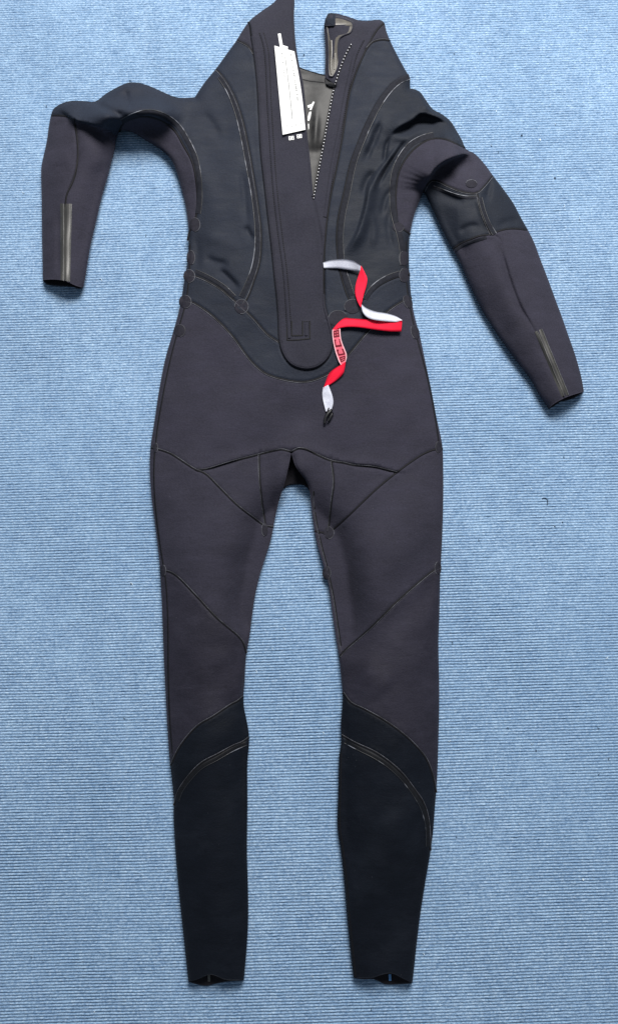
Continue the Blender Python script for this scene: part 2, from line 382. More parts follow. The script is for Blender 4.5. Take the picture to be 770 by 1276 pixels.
nt.links.new(mix(nt, ramp(nt, n_, [(.54, (0, 0, 0)), (.64, (1, 1, 1))]), (.010, .011, .015), (.17, .18, .215)), b.inputs['Base Color'])  # noise breaks the line into pale glints, painted in the base colour
b.inputs['Roughness'].default_value = .5
M['glint'] = m
M['stitch'] = plain('black_stitch', (.005, .005, .006), .7, .2)
m, nt, b, co = new_mat('smooth_lining')
n_ = noise(nt, co, 14, 4, .6, (1, .5, 1)); n2 = noise(nt, co, 120, 4, .7)
nt.links.new(mix(nt, .25, ramp(nt, n_, [(.3, (.006, .006, .0075)), (.7, (.016, .0165, .019))]), ramp(nt, n2, [(.3, (.012, .012, .012)), (.7, (.07, .07, .07))])), b.inputs['Base Color'])
b.inputs['Roughness'].default_value = .5; b.inputs['Specular IOR Level'].default_value = .25; bump(nt, b, n2, .25, .0005)
M['lining'] = m
m, nt, b, co = new_mat('taupe_smooth_skin')
n_ = noise(nt, co, 60, 4, .6, (1, .3, 1))
nt.links.new(ramp(nt, n_, [(.3, (.034, .030, .027)), (.7, (.090, .082, .070))]), b.inputs['Base Color'])
b.inputs['Roughness'].default_value = .4; bump(nt, b, n_, .4, .0008)
M['taupe'] = m
m, nt, b, co = new_mat('grey_zip_tape')
n_ = noise(nt, co, 70, 4, .6, (1, .25, 1))
nt.links.new(ramp(nt, n_, [(.3, (.020, .020, .020)), (.7, (.050, .049, .047))]), b.inputs['Base Color'])
b.inputs['Roughness'].default_value = .42; bump(nt, b, n_, .3, .0006)
M['ziptape'] = m
M['wire'] = plain('pale_zip_ridge', (.08, .08, .08), .45, .5, .4, 90)
M['tooth'] = plain('pale_metal_tooth', (.24, .245, .27), .45, .5, .2, 300, .4)
M['white'] = plain('white_print', (.68, .69, .70), .6, .3, .05, 300)
M['paper'] = plain('white_card', (.62, .625, .635), .6, .4, .03, 40)
M['ink'] = plain('grey_ink', (.25, .255, .26), .6, .2, .35, 500)
def weave(name, col, dark):
    m, nt, b, co = new_mat(name)
    n_ = noise(nt, co, 1100, 2, .5); n2 = noise(nt, co, 90, 3)
    c = mix(nt, ramp(nt, n_, [(.35, (1, 1, 1)), (.6, (0, 0, 0))]), col, dark)
    nt.links.new(mix(nt, .3, c, ramp(nt, n2, [(.3, dark), (.6, col)])), b.inputs['Base Color'])
    b.inputs['Roughness'].default_value = .75; b.inputs['Specular IOR Level'].default_value = .2; bump(nt, b, n_, .3, .0004)
    return m
M['red'] = weave('red_webbing', (.86, .010, .045), (.66, .005, .028))
M['silver'] = weave('white_webbing', (.60, .62, .70), (.36, .37, .48))
M['pink'] = weave('pink_webbing', (.72, .15, .20), (.55, .07, .12))
M['pinkedge'] = plain('pale_webbing_edge', (.85, .50, .55), .7, .2)
M['darkred'] = plain('dark_red_print', (.14, .006, .016), .7, .2)
M['plastic'] = plain('black_plastic', (.008, .008, .010), .35, .5)
M['bluebit'] = plain('blue_loop', (.12, .30, .60), .6, .3)

# ------------------------------------------------------------------ object helpers
def link(name, me, mat, parent=None):
    o = bpy.data.objects.new(name, me); sc.collection.objects.link(o)
    for m_ in (mat if isinstance(mat, (list, tuple)) else [mat]): me.materials.append(M[m_])
    if parent is not None: o.parent = parent
    return o
def mesh_obj(name, V, Fc, mat, parent=None, smooth=True, matidx=None):
    me = bpy.data.meshes.new(name); me.from_pydata([tuple(v) for v in V], [], [tuple(int(i) for i in f) for f in Fc])
    me.update()
    if smooth: me.polygons.foreach_set('use_smooth', [True]*len(me.polygons))
    o = link(name, me, mat, parent)
    if matidx is not None: me.polygons.foreach_set('material_index', matidx)
    return o
def normals2d(P, closed=False):
    if closed: T = np.roll(P, -1, 0)-np.roll(P, 1, 0)
    else: T = np.gradient(P, axis=0)
    T /= np.maximum(np.hypot(*T.T), 1e-6)[:, None]
    return np.stack([-T[:, 1], T[:, 0]], 1)
def strip_geo(P, prof, lift=0.0, hfun=None, off=0.0):
    """ribbon with cross-section prof [(across px, up m)] laid along P on the cloth"""
    Nn = normals2d(P); P = P+Nn*off
    z0 = (hfun or (lambda X: H(X, False)))(P)
    V = []; n = len(prof)
    allp = np.concatenate([P+Nn*o for o, _ in prof])
    hz = (hfun or (lambda X: H(X, False)))(allp)
    for j, (o, dz) in enumerate(prof):
        V.append(to_world(P+Nn*o, hz[j*len(P):(j+1)*len(P)]+dz+lift))
    V = np.concatenate(V); L = len(P); Fc = []
    for j in range(n-1):
        for i in range(L-1):
            a = j*L+i; Fc.append((a, a+1, a+L+1, a+L))
    return V, Fc
def join_geo(parts):
    V = []; Fc = []; mi = []; o = 0
    for v, f, m_ in parts:
        V.append(v); Fc += [tuple(i+o for i in q) for q in f]; mi += [m_]*len(f); o += len(v)
    return np.concatenate(V), Fc, mi
def polygon_geo(poly, zfun, lift, thick):
    """flat-laid piece with real thickness following the cloth"""
    P = np.asarray(poly, float); z = zfun(P)+lift; n = len(P)
    top = to_world(P, z); bot = to_world(P, z-thick)
    tri = geometry.tessellate_polygon([[Vector((x, y, 0)) for x, y in P]])
    Fc = [tuple(t) for t in tri]+[(i, (i+1) % n, n+(i+1) % n, n+i) for i in range(n)]
    return np.concatenate([top, bot]), Fc

# ------------------------------------------------------------------ carpet, one sheet with its ribs
m, nt, b, co = new_mat('ribbed_blue_carpet')
rot = N(nt, 'ShaderNodeMapping'); rot.inputs['Rotation'].default_value = (0, 0, -.027); nt.links.new(co, rot.inputs[0]); cr = rot.outputs[0]
big = noise(nt, cr, 3.0, 5, .6); mid = noise(nt, cr, 30, 6, .7); fib = noise(nt, cr, 420, 3, .8, (.62, 1, 1)); fl = noise(nt, cr, 360, 3, .7, (.7, 1.1, 1))
vert = noise(nt, cr, 34, 3, .6, (1, .05, 1))
A = (.232, .358, .535)
c = ramp(nt, fib, [(.34, (.055, .11, .205)), (.49, A), (.64, (.56, .70, .86))])
c = mix(nt, .40, c, ramp(nt, mid, [(.3, (.12, .22, .39)), (.7, (.32, .48, .67))]))
c = mix(nt, ramp(nt, big, [(.35, (.0, .0, .0)), (.75, (.35, .35, .35))]), c, (.165, .285, .46))
c = mix(nt, ramp(nt, vert, [(.5, (0, 0, 0)), (.75, (.22, .22, .22))]), c, (.12, .22, .37))
c = mix(nt, ramp(nt, fl, [(.62, (0, 0, 0)), (.72, (.8, .8, .8))]), c, (.52, .68, .84))
c = mix(nt, ramp(nt, fl, [(.24, (.6, .6, .6)), (.33, (0, 0, 0))]), c, (.04, .085, .17))
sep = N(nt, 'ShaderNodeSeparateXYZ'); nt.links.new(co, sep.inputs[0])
gt = N(nt, 'ShaderNodeMath', operation='ABSOLUTE'); ad = N(nt, 'ShaderNodeMath', operation='MULTIPLY_ADD')
nt.links.new(sep.outputs['Y'], ad.inputs[0]); ad.inputs[1].default_value = .0; ad.inputs[2].default_value = .287
a2 = N(nt, 'ShaderNodeMath', operation='ADD'); nt.links.new(sep.outputs['X'], a2.inputs[0]); nt.links.new(ad.outputs[0], a2.inputs[1]); nt.links.new(a2.outputs[0], gt.inputs[0])
ln = ramp(nt, gt.outputs[0], [(.0008, (.35, .35, .35)), (.0022, (0, 0, 0))])
c = mix(nt, ln, c, (.30, .42, .58))
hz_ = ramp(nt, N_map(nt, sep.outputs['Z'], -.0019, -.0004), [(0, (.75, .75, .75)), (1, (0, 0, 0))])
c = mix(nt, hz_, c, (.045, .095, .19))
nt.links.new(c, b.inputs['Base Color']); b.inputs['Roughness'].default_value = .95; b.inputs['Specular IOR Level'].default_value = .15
b.inputs['Sheen Weight'].default_value = .25; b.inputs['Sheen Tint'].default_value = (.7, .85, 1, 1)
bump(nt, b, fib, .9, .0012)
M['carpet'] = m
W2, PER = 2.0, .00445
rows = int(3.6/PER); nx = 220
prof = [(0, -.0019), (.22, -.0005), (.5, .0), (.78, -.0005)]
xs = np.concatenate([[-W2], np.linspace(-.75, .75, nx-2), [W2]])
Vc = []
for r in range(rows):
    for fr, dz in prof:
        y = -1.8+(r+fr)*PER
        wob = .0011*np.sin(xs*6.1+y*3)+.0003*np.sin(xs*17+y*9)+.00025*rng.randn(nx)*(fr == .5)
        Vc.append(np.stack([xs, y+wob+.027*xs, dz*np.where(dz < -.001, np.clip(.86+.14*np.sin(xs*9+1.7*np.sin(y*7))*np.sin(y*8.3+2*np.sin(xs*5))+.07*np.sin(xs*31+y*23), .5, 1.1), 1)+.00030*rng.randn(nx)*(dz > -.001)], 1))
Vc = np.concatenate(Vc); nr = rows*len(prof)
idx = np.arange(nr*nx).reshape(nr, nx)
Q = np.stack([idx[:-1, :-1], idx[:-1, 1:], idx[1:, 1:], idx[1:, :-1]], -1).reshape(-1, 4)
me = bpy.data.meshes.new('carpet'); me.vertices.add(len(Vc)); me.vertices.foreach_set('co', Vc.ravel())
me.loops.add(Q.size); me.loops.foreach_set('vertex_index', Q.ravel()); me.polygons.add(len(Q))
me.polygons.foreach_set('loop_start', np.arange(0, Q.size, 4)); me.polygons.foreach_set('use_smooth', np.ones(len(Q), bool))
me.update(calc_edges=True); me.validate()
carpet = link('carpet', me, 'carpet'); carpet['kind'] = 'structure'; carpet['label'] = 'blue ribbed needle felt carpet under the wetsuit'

# ------------------------------------------------------------------ the wetsuit
suit = bpy.data.objects.new('wetsuit', None); sc.collection.objects.link(suit)
suit['label'] = 'long black and aubergine wetsuit laid front up on blue carpet, chest zip open'
suit['category'] = 'wetsuit'

# top layer: one triangulation cut along every seam
pts = list(OUT); nO = len(OUT); edges = [(i, (i+1) % nO) for i in range(nO)]
for k, p in SX.items():
    s = len(pts); pts += list(p); edges += [(s+i, s+i+1) for i in range(len(p)-1)]
lo = OUT.min(0); hi = OUT.max(0)
def hexgrid(step, y0, y1):
    out = []; y = y0; r = 0
    while y < y1:
        x = np.arange(lo[0]+(r % 2)*step/2, hi[0], step); out.append(np.stack([x, np.full(len(x), y)], 1)); y += step*.866; r += 1
    return np.vstack(out)
G = np.vstack([hexgrid(2.7, -14, 500), hexgrid(4.4, 500, 1230)])
m1 = (G[:, 0] > 440) & (G[:, 0] < 600) & (G[:, 1] > 108) & (G[:, 1] < 315)
fine = hexgrid(1.9, 108, 315); fine = fine[(fine[:, 0] > 440) & (fine[:, 0] < 600)]
G = np.vstack([G[~m1], fine])
G = G[inside(G, OUT)]
dmin = seg_dist(G, OUT, True)[0]; G = G[dmin > 1.1]
ring = []
for k, p in SX.items():
    nn = normals2d(p)
    for o in (-3.0, -1.4, 1.4, 3.0): ring.append(p+nn*o)
nO2 = normals2d(OUT, True)
for o in (1.3, 3.0): ring += [OUT+nO2*o, OUT-nO2*o]
ring = np.vstack(ring); ring = ring[inside(ring, OUT)]
allseam_d = np.full(len(G), 1e9)
for p in SX.values(): allseam_d = np.minimum(allseam_d, seg_dist(G, p)[0])
G = G[(allseam_d > 3.6)]
allr = np.full(len(ring), 1e9)
for p in SX.values(): allr = np.minimum(allr, seg_dist(ring, p)[0])
dr = seg_dist(ring, OUT, True)[0]
ring = ring[(allr > .9) & (dr > .8)]
# thin out near-duplicates
seen = set(); keep = []
for i, (x, y) in enumerate(ring):
    k = (int(x/1.6), int(y/1.6))
    if k in seen: continue
    seen.add(k); keep.append(i)
ring = ring[keep]
allp = [Vector((float(x), float(y))) for x, y in np.vstack([np.array(pts), G, ring])]
ov, oe, of, _, oeo, _ = geometry.delaunay_2d_cdt(allp, edges, [], 0, 1e-4)
OV = np.array([(v.x, v.y) for v in ov]); TF = np.array([tuple(f) for f in of])
cen = OV[TF].mean(1); TF = TF[inside(cen, OUT)]; cen = OV[TF].mean(1)
cons = {(min(e), max(e)) for e, o in zip(oe, oeo) if len(o)}
emap = {}
for ti, t in enumerate(TF):
    for a, b_ in ((t[0], t[1]), (t[1], t[2]), (t[2], t[0])): emap.setdefault((min(a, b_), max(a, b_)), []).append(ti)
par = list(range(len(TF)))
def find(x):
    while par[x] != x: par[x] = par[par[x]]; x = par[x]
    return x
for e, ts in emap.items():
    if e not in cons and len(ts) == 2: par[find(ts[0])] = find(ts[1])
comp = np.array([find(i) for i in range(len(TF))])
PANELS = [  # name, material, seed, label
 ('zip_placket', 'placket', (365,300), 'charcoal front placket with rounded lower end and stitched edge'),
 ('chest_strip', 'chest', (310,120), None), ('chest_strip', 'chest', (412,330), None), ('zip_flap', 'placket', (415,150), None),
 ('collar_panel', 'placket', (303,45), None), ('collar_panel', 'placket', (481,40), None),
 ('chest_panel', 'chest', (280,250), None), ('chest_panel', 'navy', (470,300), 'wrinkled dark slate chest and shoulder panel'),
 ('underarm_panel', 'jersey', (236,240), None), ('underarm_panel', 'jersey', (510,240), None),
 ('waist_panel', 'chest', (260,370), None),
 ('hip_panel', 'jersey', (370,510), None),
 ('thigh_panel', 'jersey', (240,660), None), ('thigh_panel', 'jersey', (490,680), None),
 ('groin_panel', 'jersey', (300,600), None), ('groin_panel', 'jersey', (430,600), None),
 ('gusset_panel', 'jersey', (335,600), None), ('gusset_panel', 'jersey', (395,600), None),
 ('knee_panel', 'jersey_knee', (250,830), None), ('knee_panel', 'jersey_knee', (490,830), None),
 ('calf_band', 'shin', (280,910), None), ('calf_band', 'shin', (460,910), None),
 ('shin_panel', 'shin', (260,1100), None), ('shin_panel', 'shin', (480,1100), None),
 ('forearm_panel', 'jersey', (70,300), None), ('forearm_panel', 'jersey', (110,250), None),
 ('forearm_panel', 'jersey', (620,380), None), ('forearm_panel', 'jersey', (670,380), None),
 ('elbow_panel', 'navy', (570,270), None), ('elbow_panel', 'navy', (625,260), None),
]
HV = H(OV)
cl = {}
oset = {}
for i, p in enumerate(OUT): oset[(round(float(p[0]), 2), round(float(p[1]), 2))] = i
vo = np.array([oset.get((round(float(x), 2), round(float(y), 2)), -1) for x, y in OV])
inn = normals2d(OUT, True); tst = OUT+inn*1.0
if inside(tst, OUT).mean() < .5: inn = -inn
name_of = {}
for nm, mt, sd, lb in PANELS:
    i = np.hypot(*(cen-np.array(sd)).T).argmin(); c_ = comp[i]
    if c_ in name_of: print('SEED SHARES PANEL', nm, sd, name_of[c_]); continue
    name_of[c_] = (nm, mt, lb, sd)
cc, cnt = np.unique(comp, return_counts=True)
named = list(name_of)
for c_, n_ in zip(cc, cnt):
    if c_ in name_of: continue
    if n_ > 25: print('UNNAMED', n_, cen[comp == c_].mean(0))
    q = cen[comp == c_].mean(0); m_ = np.isin(comp, named)
    near = np.where(m_)[0][np.hypot(*(cen[m_]-q).T).argmin()]
    comp[comp == c_] = comp[near]
PART = {}
for c_, (nm, mt, lb, sd) in name_of.items():
    T = TF[comp == c_]; used, inv = np.unique(T, return_inverse=True); T = inv.reshape(-1, 3)
    V = to_world(OV[used], HV[used]); Fc = []
    A_ = OV[used][T]; flip = ((A_[:, 1]-A_[:, 0])[:, 0]*(A_[:, 2]-A_[:, 0])[:, 1]-(A_[:, 1]-A_[:, 0])[:, 1]*(A_[:, 2]-A_[:, 0])[:, 0]) > 0
    for t, f in zip(T, flip): Fc.append((t[0], t[2], t[1]) if f else tuple(t))
    # rolled-under edge
    V = list(V); low = {}
    u2o = vo[used]
    ee = {}
    for t in T:
        for a, b_ in ((t[0], t[1]), (t[1], t[2]), (t[2], t[0])): ee.setdefault((min(a, b_), max(a, b_)), 0); ee[(min(a, b_), max(a, b_))] += 1
    def lower(i):
        if i not in low:
            o = u2o[i]; p = OUT[o]
            if KIND[o] == 'S' : q = p+inn[o]*3.2; z = .0035
            else: q = p+inn[o]*.4; z = max(HV[used[i]]-.0036, .0050)
            low[i] = len(V); V.append(to_world([q], z)[0])
        return low[i]
    for (a, b_), k in ee.items():
        if k == 1 and u2o[a] >= 0 and u2o[b_] >= 0 and (abs(u2o[a]-u2o[b_]) == 1 or abs(u2o[a]-u2o[b_]) == nO-1):
            Fc.append((a, b_, lower(b_), lower(a)))
    o = mesh_obj(nm, V, Fc, mt, suit)
    if lb: o['label'] = lb
    PART[sd] = o
def part_at(x, y):
    return PART[name_of[comp[np.hypot(*(cen-np.array((x, y))).T).argmin()]][3]]
print('panels', len(PART), 'tris', len(TF))

# back layer lying on the carpet
crotch_back = [(337.5,673),(342,650),(346,631),(350,614),(357,606),(368,603.5),(379,605),(385,611),(388,631)]
back_runs = [S_left_collar, S_sleeve_l, [(54,350),(58,354),(66,356),(78,356.5),(92,358),(99,360),(104,359)], S_under_l,
    [(235,1223.5),(245,1226.5),(258,1228.5),(266,1226.5),(286,1223),(304,1222)], S_inner_l[:S_inner_l.index((337.5,673))+1], crotch_back, S_inner_r[S_inner_r.index((388,631)):],
    [(440.5,1218.5),(452,1220.5),(466,1220.5),(480,1226.5),(496,1226.5),(513.5,1225.5)], S_outer_r, S_sleeve_r_in,
    [(683,510),(690,506),(698,500.5),(706,499),(716,495.5),(723,491),(728,488.5)], S_sleeve_r_out[:-3], [(405,99),(404,96),(392,95),(380,92),(372,88),(366,40),(364,-14),(350,-16)]]
BP = np.vstack([spline(r, 5)[:-1] for r in back_runs])
ib = normals2d(BP, True)
if inside(BP+ib, BP).mean() < .5: ib = -ib
tri = geometry.tessellate_polygon([[Vector((x, y, 0)) for x, y in BP]])
n = len(BP); lay = [(1.2, .0048), (0, .0030), (.8, .0008)]
V = np.concatenate([to_world(BP+ib*o, z) for o, z in lay]); Fc = [tuple(t) for t in tri]
for L_ in range(2):
    for i in range(n): Fc.append((L_*n+i, L_*n+(i+1) % n, (L_+1)*n+(i+1) % n, (L_+1)*n+i))
back = mesh_obj('back_layer', V, Fc, 'back', suit, smooth=False)

# inside of the back, seen through the open chest
def HL(X):
    X = np.asarray(X, float).reshape(-1, 2)
    x, y = X[:, 0], X[:, 1]
    z = .0078+.0022*np.sin((y-95)/27.0)+.0016*np.sin((x-370)/9.0+y/31.0)
    z += .004*np.exp(-((x-394+(y-150)*.05)/4)**2-((y-160)/22)**2)-.0035*np.exp(-((y-190)/9)**2)
    z += .0015*np.exp(-((y-106)/5)**2)+.001
    z -= .004*np.clip((92-y)/8, 0, 1)
    return np.maximum(z, .0052)
top_e = spline([(366,80),(373,83.5),(382,87),(392,90),(404,93),(420,95)], 2)
nyl = 70; V = []
bl = np.linspace(366, 398, len(top_e))
for j in range(nyl):
    t = j/(nyl-1); row = top_e*(1-t)+np.stack([bl, np.full(len(bl), 262.0)], 1)*t; V.append(row)
V = np.vstack(V); nc = len(top_e)
W = to_world(V, HL(V)); W2_ = to_world(top_e, .003)
Fc = [(j*nc+i, j*nc+i+1, (j+1)*nc+i+1, (j+1)*nc+i) for j in range(nyl-1) for i in range(nc-1)]
o_ = len(W); W = np.vstack([W, W2_]); Fc += [(i, i+1, o_+i+1, o_+i) for i in range(nc-1)]
lining = mesh_obj('inner_lining', W, Fc, 'lining', suit)
lining['label'] = 'grey smooth inner back seen through the open chest zip'
v, f = strip_geo(spline([(377,99),(386,101),(395,102),(404,103)], 2), [(-.6, 0), (0, .0005), (.6, 0)], .0002, HL)
mesh_obj('seam', v, f, 'bead', lining)
parts = []
for poly in ([(383,131.5),(388.5,129.5),(390,126.5),(392,127),(389.5,133),(388,137),(385.8,137),(386.8,133.3),(384,134.6)],
             [(385.3,139.5),(388,139),(386.8,146),(385.3,150.6),(383.3,150.3),(383.6,145)],
             [(383.8,154.5),(385,154),(385,160),(384.3,162)]):
    v, f = polygon_geo(poly, HL, .0006, .0004); parts.append((v, f, 0))
v, f, _ = join_geo(parts); mesh_obj('printed_letters', v, f, 'white', lining, smooth=False)

# ------------------------------------------------------------------ seams
BEAD = [(-1.25, -.0006), (-.8, .0001), (0, .00035), (.8, .0001), (1.25, -.0006)]
THR = [(-.42, .0001), (-.2, .0006), (.2, .0006), (.42, .0001)]
def seam(key, at, side=1, thread=True, name='seam'):
    P = SP[key] if isinstance(key, str) else spline(key, 2.2)
    parts = [(*strip_geo(P, BEAD), 0)]
    if thread: parts.append((*strip_geo(P, THR, .0002, off=side*1.15), 1))
    v, f, mi = join_geo(parts)
    return mesh_obj(name, v, f, ['bead', 'thread'] if thread else ['bead'], part_at(*at), matidx=mi)
for k, at, sd, th in [('placket_l', (330,250), 1, False), ('chest_l', (310,120), 1, True), ('collar_l', (310,120), 1, True), ('waist_tab_l', (310,120), 1, True), ('waist_up_l', (260,370), 1, True),
    ('waist_low_l', (370,510), 1, True), ('waist_up_r', (470,300), 1, False), ('chest_r', (470,300), 1, False), ('placket_r_seam', (415,150), 1, False), ('collar_r', (481,40), 1, True),
    ('arm_l_in', (236,240), 1, False), ('forearm_l_top', (70,300), 1, False), ('forearm_l_line', (110,250), 1, False), ('arm_r_in', (510,240), 1, False), ('elbow_r_top', (570,270), 1, True),
    ('elbow_r_mid', (570,270), 1, True), ('elbow_r_low', (620,380), 1, False), ('crotch_top', (370,510), -1, True), ('crotch_top_r', (370,510), -1, True), ('thigh_l', (240,660), -1, True),
    ('gusset_l', (335,600), 1, True), ('thigh_r', (490,680), 1, False), ('gusset_r', (395,600), 1, True), ('knee_l', (250,830), -1, True), ('knee_r', (490,830), -1, True), ('calf_l', (280,910), 1, True),
    ('calf_l2', (280,910), 1, True), ('calf_r', (460,910), -1, True), ('calf_r2', (460,910), -1, True)]:
    seam(k, at, sd, th)
# side seams just inside the edge of the legs and the hip
seam([(237,300),(236,345),(231,380),(222,412),(211,455),(203,495),(197,530),(194,556)], (370,510), 1, False, 'side_seam')
seam([(193,562),(192,590),(193,620),(197,660),(203,700),(206,717),(209,760),(210,850),(212,900),(216,950)], (240,660), 1, False, 'side_seam')
seam([(506,300),(505,330),(507,358),(512,390),(520,424),(532,470),(541,515),(547,555)], (370,510), 1, False, 'side_seam')
seam([(391,612),(393,640),(401,680),(408,707),(416,745),(422,785),(426,812)], (490,680), 1, True, 'inner_seam')
seam([(425,938),(424,985),(423.5,1032),(427,1056),(431,1091),(436,1150),(443,1217)], (480,1100), 1, False, 'inner_seam')

# taped bands, with glints painted as pale lines along their edge
def band(pts, width, at, glint=0, mt='tape', gl=True):
    P = spline(pts, 2.4); h = width/2
    prof_ = [(-h-.5, -.0004), (-h, .0004), (-h*.4, .0006), (h*.4, .0006), (h, .0004), (h+.5, -.0004)]
    prof_ = [(o, dz*.6) for o, dz in prof_]
    parts = [(*strip_geo(P, prof_, .0003), 0)]
    if gl:
        for s in ([glint] if glint else [-1, 1]): parts.append((*strip_geo(P, [(-.5, 0), (-.15, .0005), (.25, .0005), (.5, 0)], .0006, off=s*h), 1))
    v, f, mi = join_geo(parts)
    return mesh_obj('seam_tape', v, f, [mt, 'glint'] if gl else [mt], part_at(*at), matidx=mi)
band([(274,95),(285,112),(296,140),(303.5,172),(310,207),(316,240),(320.5,280),(320.5,310),(316,335),(307,358),(301,370)], 6.2, (280,250), 1)
band([(243,338),(255,343),(268,350),(281,359),(292,370)], 4.6, (260,330), -1)
band([(152,152),(166,144.5),(185,139.5),(203,143.5),(221,156),(234,176),(243.5,197),(248,221),(249,250),(247,266)], 6, (280,250), -1)
band([(510,95.5),(499,100),(488,109),(476,124),(463,147),(452,172),(441,202),(433,240),(427,268),(424.5,290),(424.8,313),(427,333),(433,352),(438.5,368)], 6.6, (470,300), -1)
band([(540,168),(526,172),(512,180),(500,194),(492,212),(489,230),(488.5,250),(491,270),(497,290),(501,310),(502,330)], 6.6, (470,300), 1)
band([(506,339),(494,342),(482,346.5),(470,354),(461,363),(455,373)], 6, (470,300), 1)
band([(539,233),(552,238),(566,243),(580,246),(594,246)], 3.6, (570,270), -1)
band([(598,246),(602,262),(609,280),(616,292)], 5, (570,270), 0)
band([(567,312),(578,305),(592,300),(606,296)], 3.5, (620,380), 1, gl=False)
band([(307,926.5),(290,934),(270,945.5),(251,956),(237,970),(226,985),(221,998)], 4.6, (260,1100), -1, 'shin_tape')
band([(430,924),(446,932.5),(467,943),(485,955),(501,970),(515,988),(526,1007),(532,1028),(533,1055)], 4.6, (480,1100), 1, 'shin_tape')

# bonded discs where seams meet
def disc(cx, cy, rx, ry, at, arc=(0, 360), rot=0):
    n = 20; ca, sa = math.cos(rot), math.sin(rot); rings = []
    for s, dz in ((1.06, -.0006), (1.0, .0002), (.9, .00035), (.4, .0004)):
        rings.append(([(cx+s*(rx*math.cos(t)*ca-ry*math.sin(t)*sa), cy+s*(rx*math.cos(t)*sa+ry*math.sin(t)*ca)) for t in np.linspace(0, 2*math.pi, n, endpoint=False)], dz))
    V = []; Fc = []
    for P, dz in rings: V.append(to_world(P, H(P, False)+dz+.0004))
    for j in range(3):
        for i in range(n): Fc.append((j*n+i, j*n+(i+1) % n, (j+1)*n+(i+1) % n, (j+1)*n+i))
    Fc.append(tuple(3*n+i for i in range(n)))
    V = np.concatenate(V)
    t = np.radians(np.linspace(arc[0], arc[1], 22))
    P = np.stack([cx+rx*np.cos(t)*ca-ry*np.sin(t)*sa, cy+rx*np.cos(t)*sa+ry*np.sin(t)*ca], 1)
    g = strip_geo(P, [(-.42, 0), (-.15, .0005), (.15, .0005), (.42, 0)], .0006)
    v, f, mi = join_geo([(V, Fc, 0), (*g, 1)])
    return mesh_obj('seam_patch', v, f, ['patch', 'thread'], part_at(*at), matidx=mi)
disc(301, 382, 8.5, 9, (310,120), (180, 460))
disc(243, 280, 6.5, 8.5, (280,250), (-100, 90))
disc(238, 321, 5, 9, (280,250), (-100, 60))
disc(236, 344, 7, 8, (280,250), (-110, 100))
disc(231, 376, 7.5, 8, (370,510), (-120, 100))
disc(224, 412, 7, 7.5, (370,510), (-120, 80))
disc(439, 382, 10, 9, (412,330), (150, 330))
disc(421, 397, 12, 10, (412,330), (190, 330))
disc(496, 283, 7, 6, (510,240), (0, 90))
disc(503, 322, 6, 9, (470,300), (120, 260))
disc(504, 343, 6.5, 9, (470,300), (120, 250))
disc(508, 376, 5, 8.5, (370,510), (130, 250), -.4)
disc(517, 414, 5, 9, (370,510), (130, 250), -.3)
disc(587, 229, 7, 5, (570,270), (190, 350))
disc(409.5, 664, 6.5, 7.5, (395,600), (-90, 90))
disc(330, 660, 4, 8, (335,600), (100, 250))
disc(407, 714, 5, 8, (490,680), (-80, 60))
disc(546.5, 557, 4, 7, (490,680), (100, 250))
disc(545.5, 708, 4, 8, (490,680), (100, 260))
disc(203.5, 711, 3.5, 7, (240,660), (-80, 60))
disc(194, 558, 3, 6, (240,660), (-80, 60))

# ------------------------------------------------------------------ placket stitching
def stitches(pts, at, pitch=2.7, ln=1.8, wd=.85, mat='stitch'):
    P = resample(spline(pts, 1), pitch); V = []; Fc = []
    T = np.gradient(P, axis=0); T /= np.hypot(*T.T)[:, None]; Nn = np.stack([-T[:, 1], T[:, 0]], 1)
    Z = H(P, False)
    for p, t, n_, z in zip(P, T, Nn, Z):
        q = [p-t*ln/2-n_*wd, p+t*ln/2-n_*wd, p+t*ln/2+n_*wd, p-t*ln/2+n_*wd]
        o = len(V); V += list(to_world(q, z-.0001)); V += list(to_world([p-t*ln*.3, p+t*ln*.3], z+.0006))
        Fc += [(o, o+1, o+5, o+4), (o+3, o+4, o+5, o+2), (o, o+4, o+3), (o+1, o+2, o+5)]
    ob = mesh_obj('stitching', V, Fc, mat, part_at(*at), smooth=False); ob['kind'] = 'stuff'
    return ob
def groove(pts, at, name='stitched_welt'):
    v, f = strip_geo(spline(pts, 2.2), [(-2.6, -.0006), (-1.6, .0008), (0, .0016), (1.6, .0008), (2.6, -.0006)], .0003)
    return mesh_obj(name, v, f, 'placket', part_at(*at))
WL = [(326,42),(331,60),(333,77),(335.5,131),(338.5,180),(342,230),(348.5,290),(355,340),(358.5,385),(360.5,421)]
pl = (365,300)
groove(WL, pl)
stitches([(x-2.4, y) for x, y in WL], pl); stitches([(x+2.6, y) for x, y in WL[:-1]]+[(363.5,416)], pl)
for ch in ([(357.6,408),(358,424),(372,423.5),(386,422),(386,401)], [(363.4,400),(363.5,418.4),(377,418),(377,401)]):
    v, f = strip_geo(resample(np.array(ch, float), 1.5), [(-.75, -.0002), (-.3, .0002), (.3, .0002), (.75, -.0002)], .0006)
    mesh_obj('groove_shade_strip', v, f, 'stitch', part_at(*pl))  # flat black strip puts the shade of the stitched recess into colour
stitches([(358,424),(372,423.5),(386,422)], pl); stitches([(386,422),(385.5,401)], pl)
stitches([(363.5,418.5),(377,418)], pl); stitches([(377,418),(377,401)], pl, ln=2.2, wd=.9); stitches([(377,401),(385.5,400.5)], pl)
groove([(381.5,403),(381.5,418)], pl)
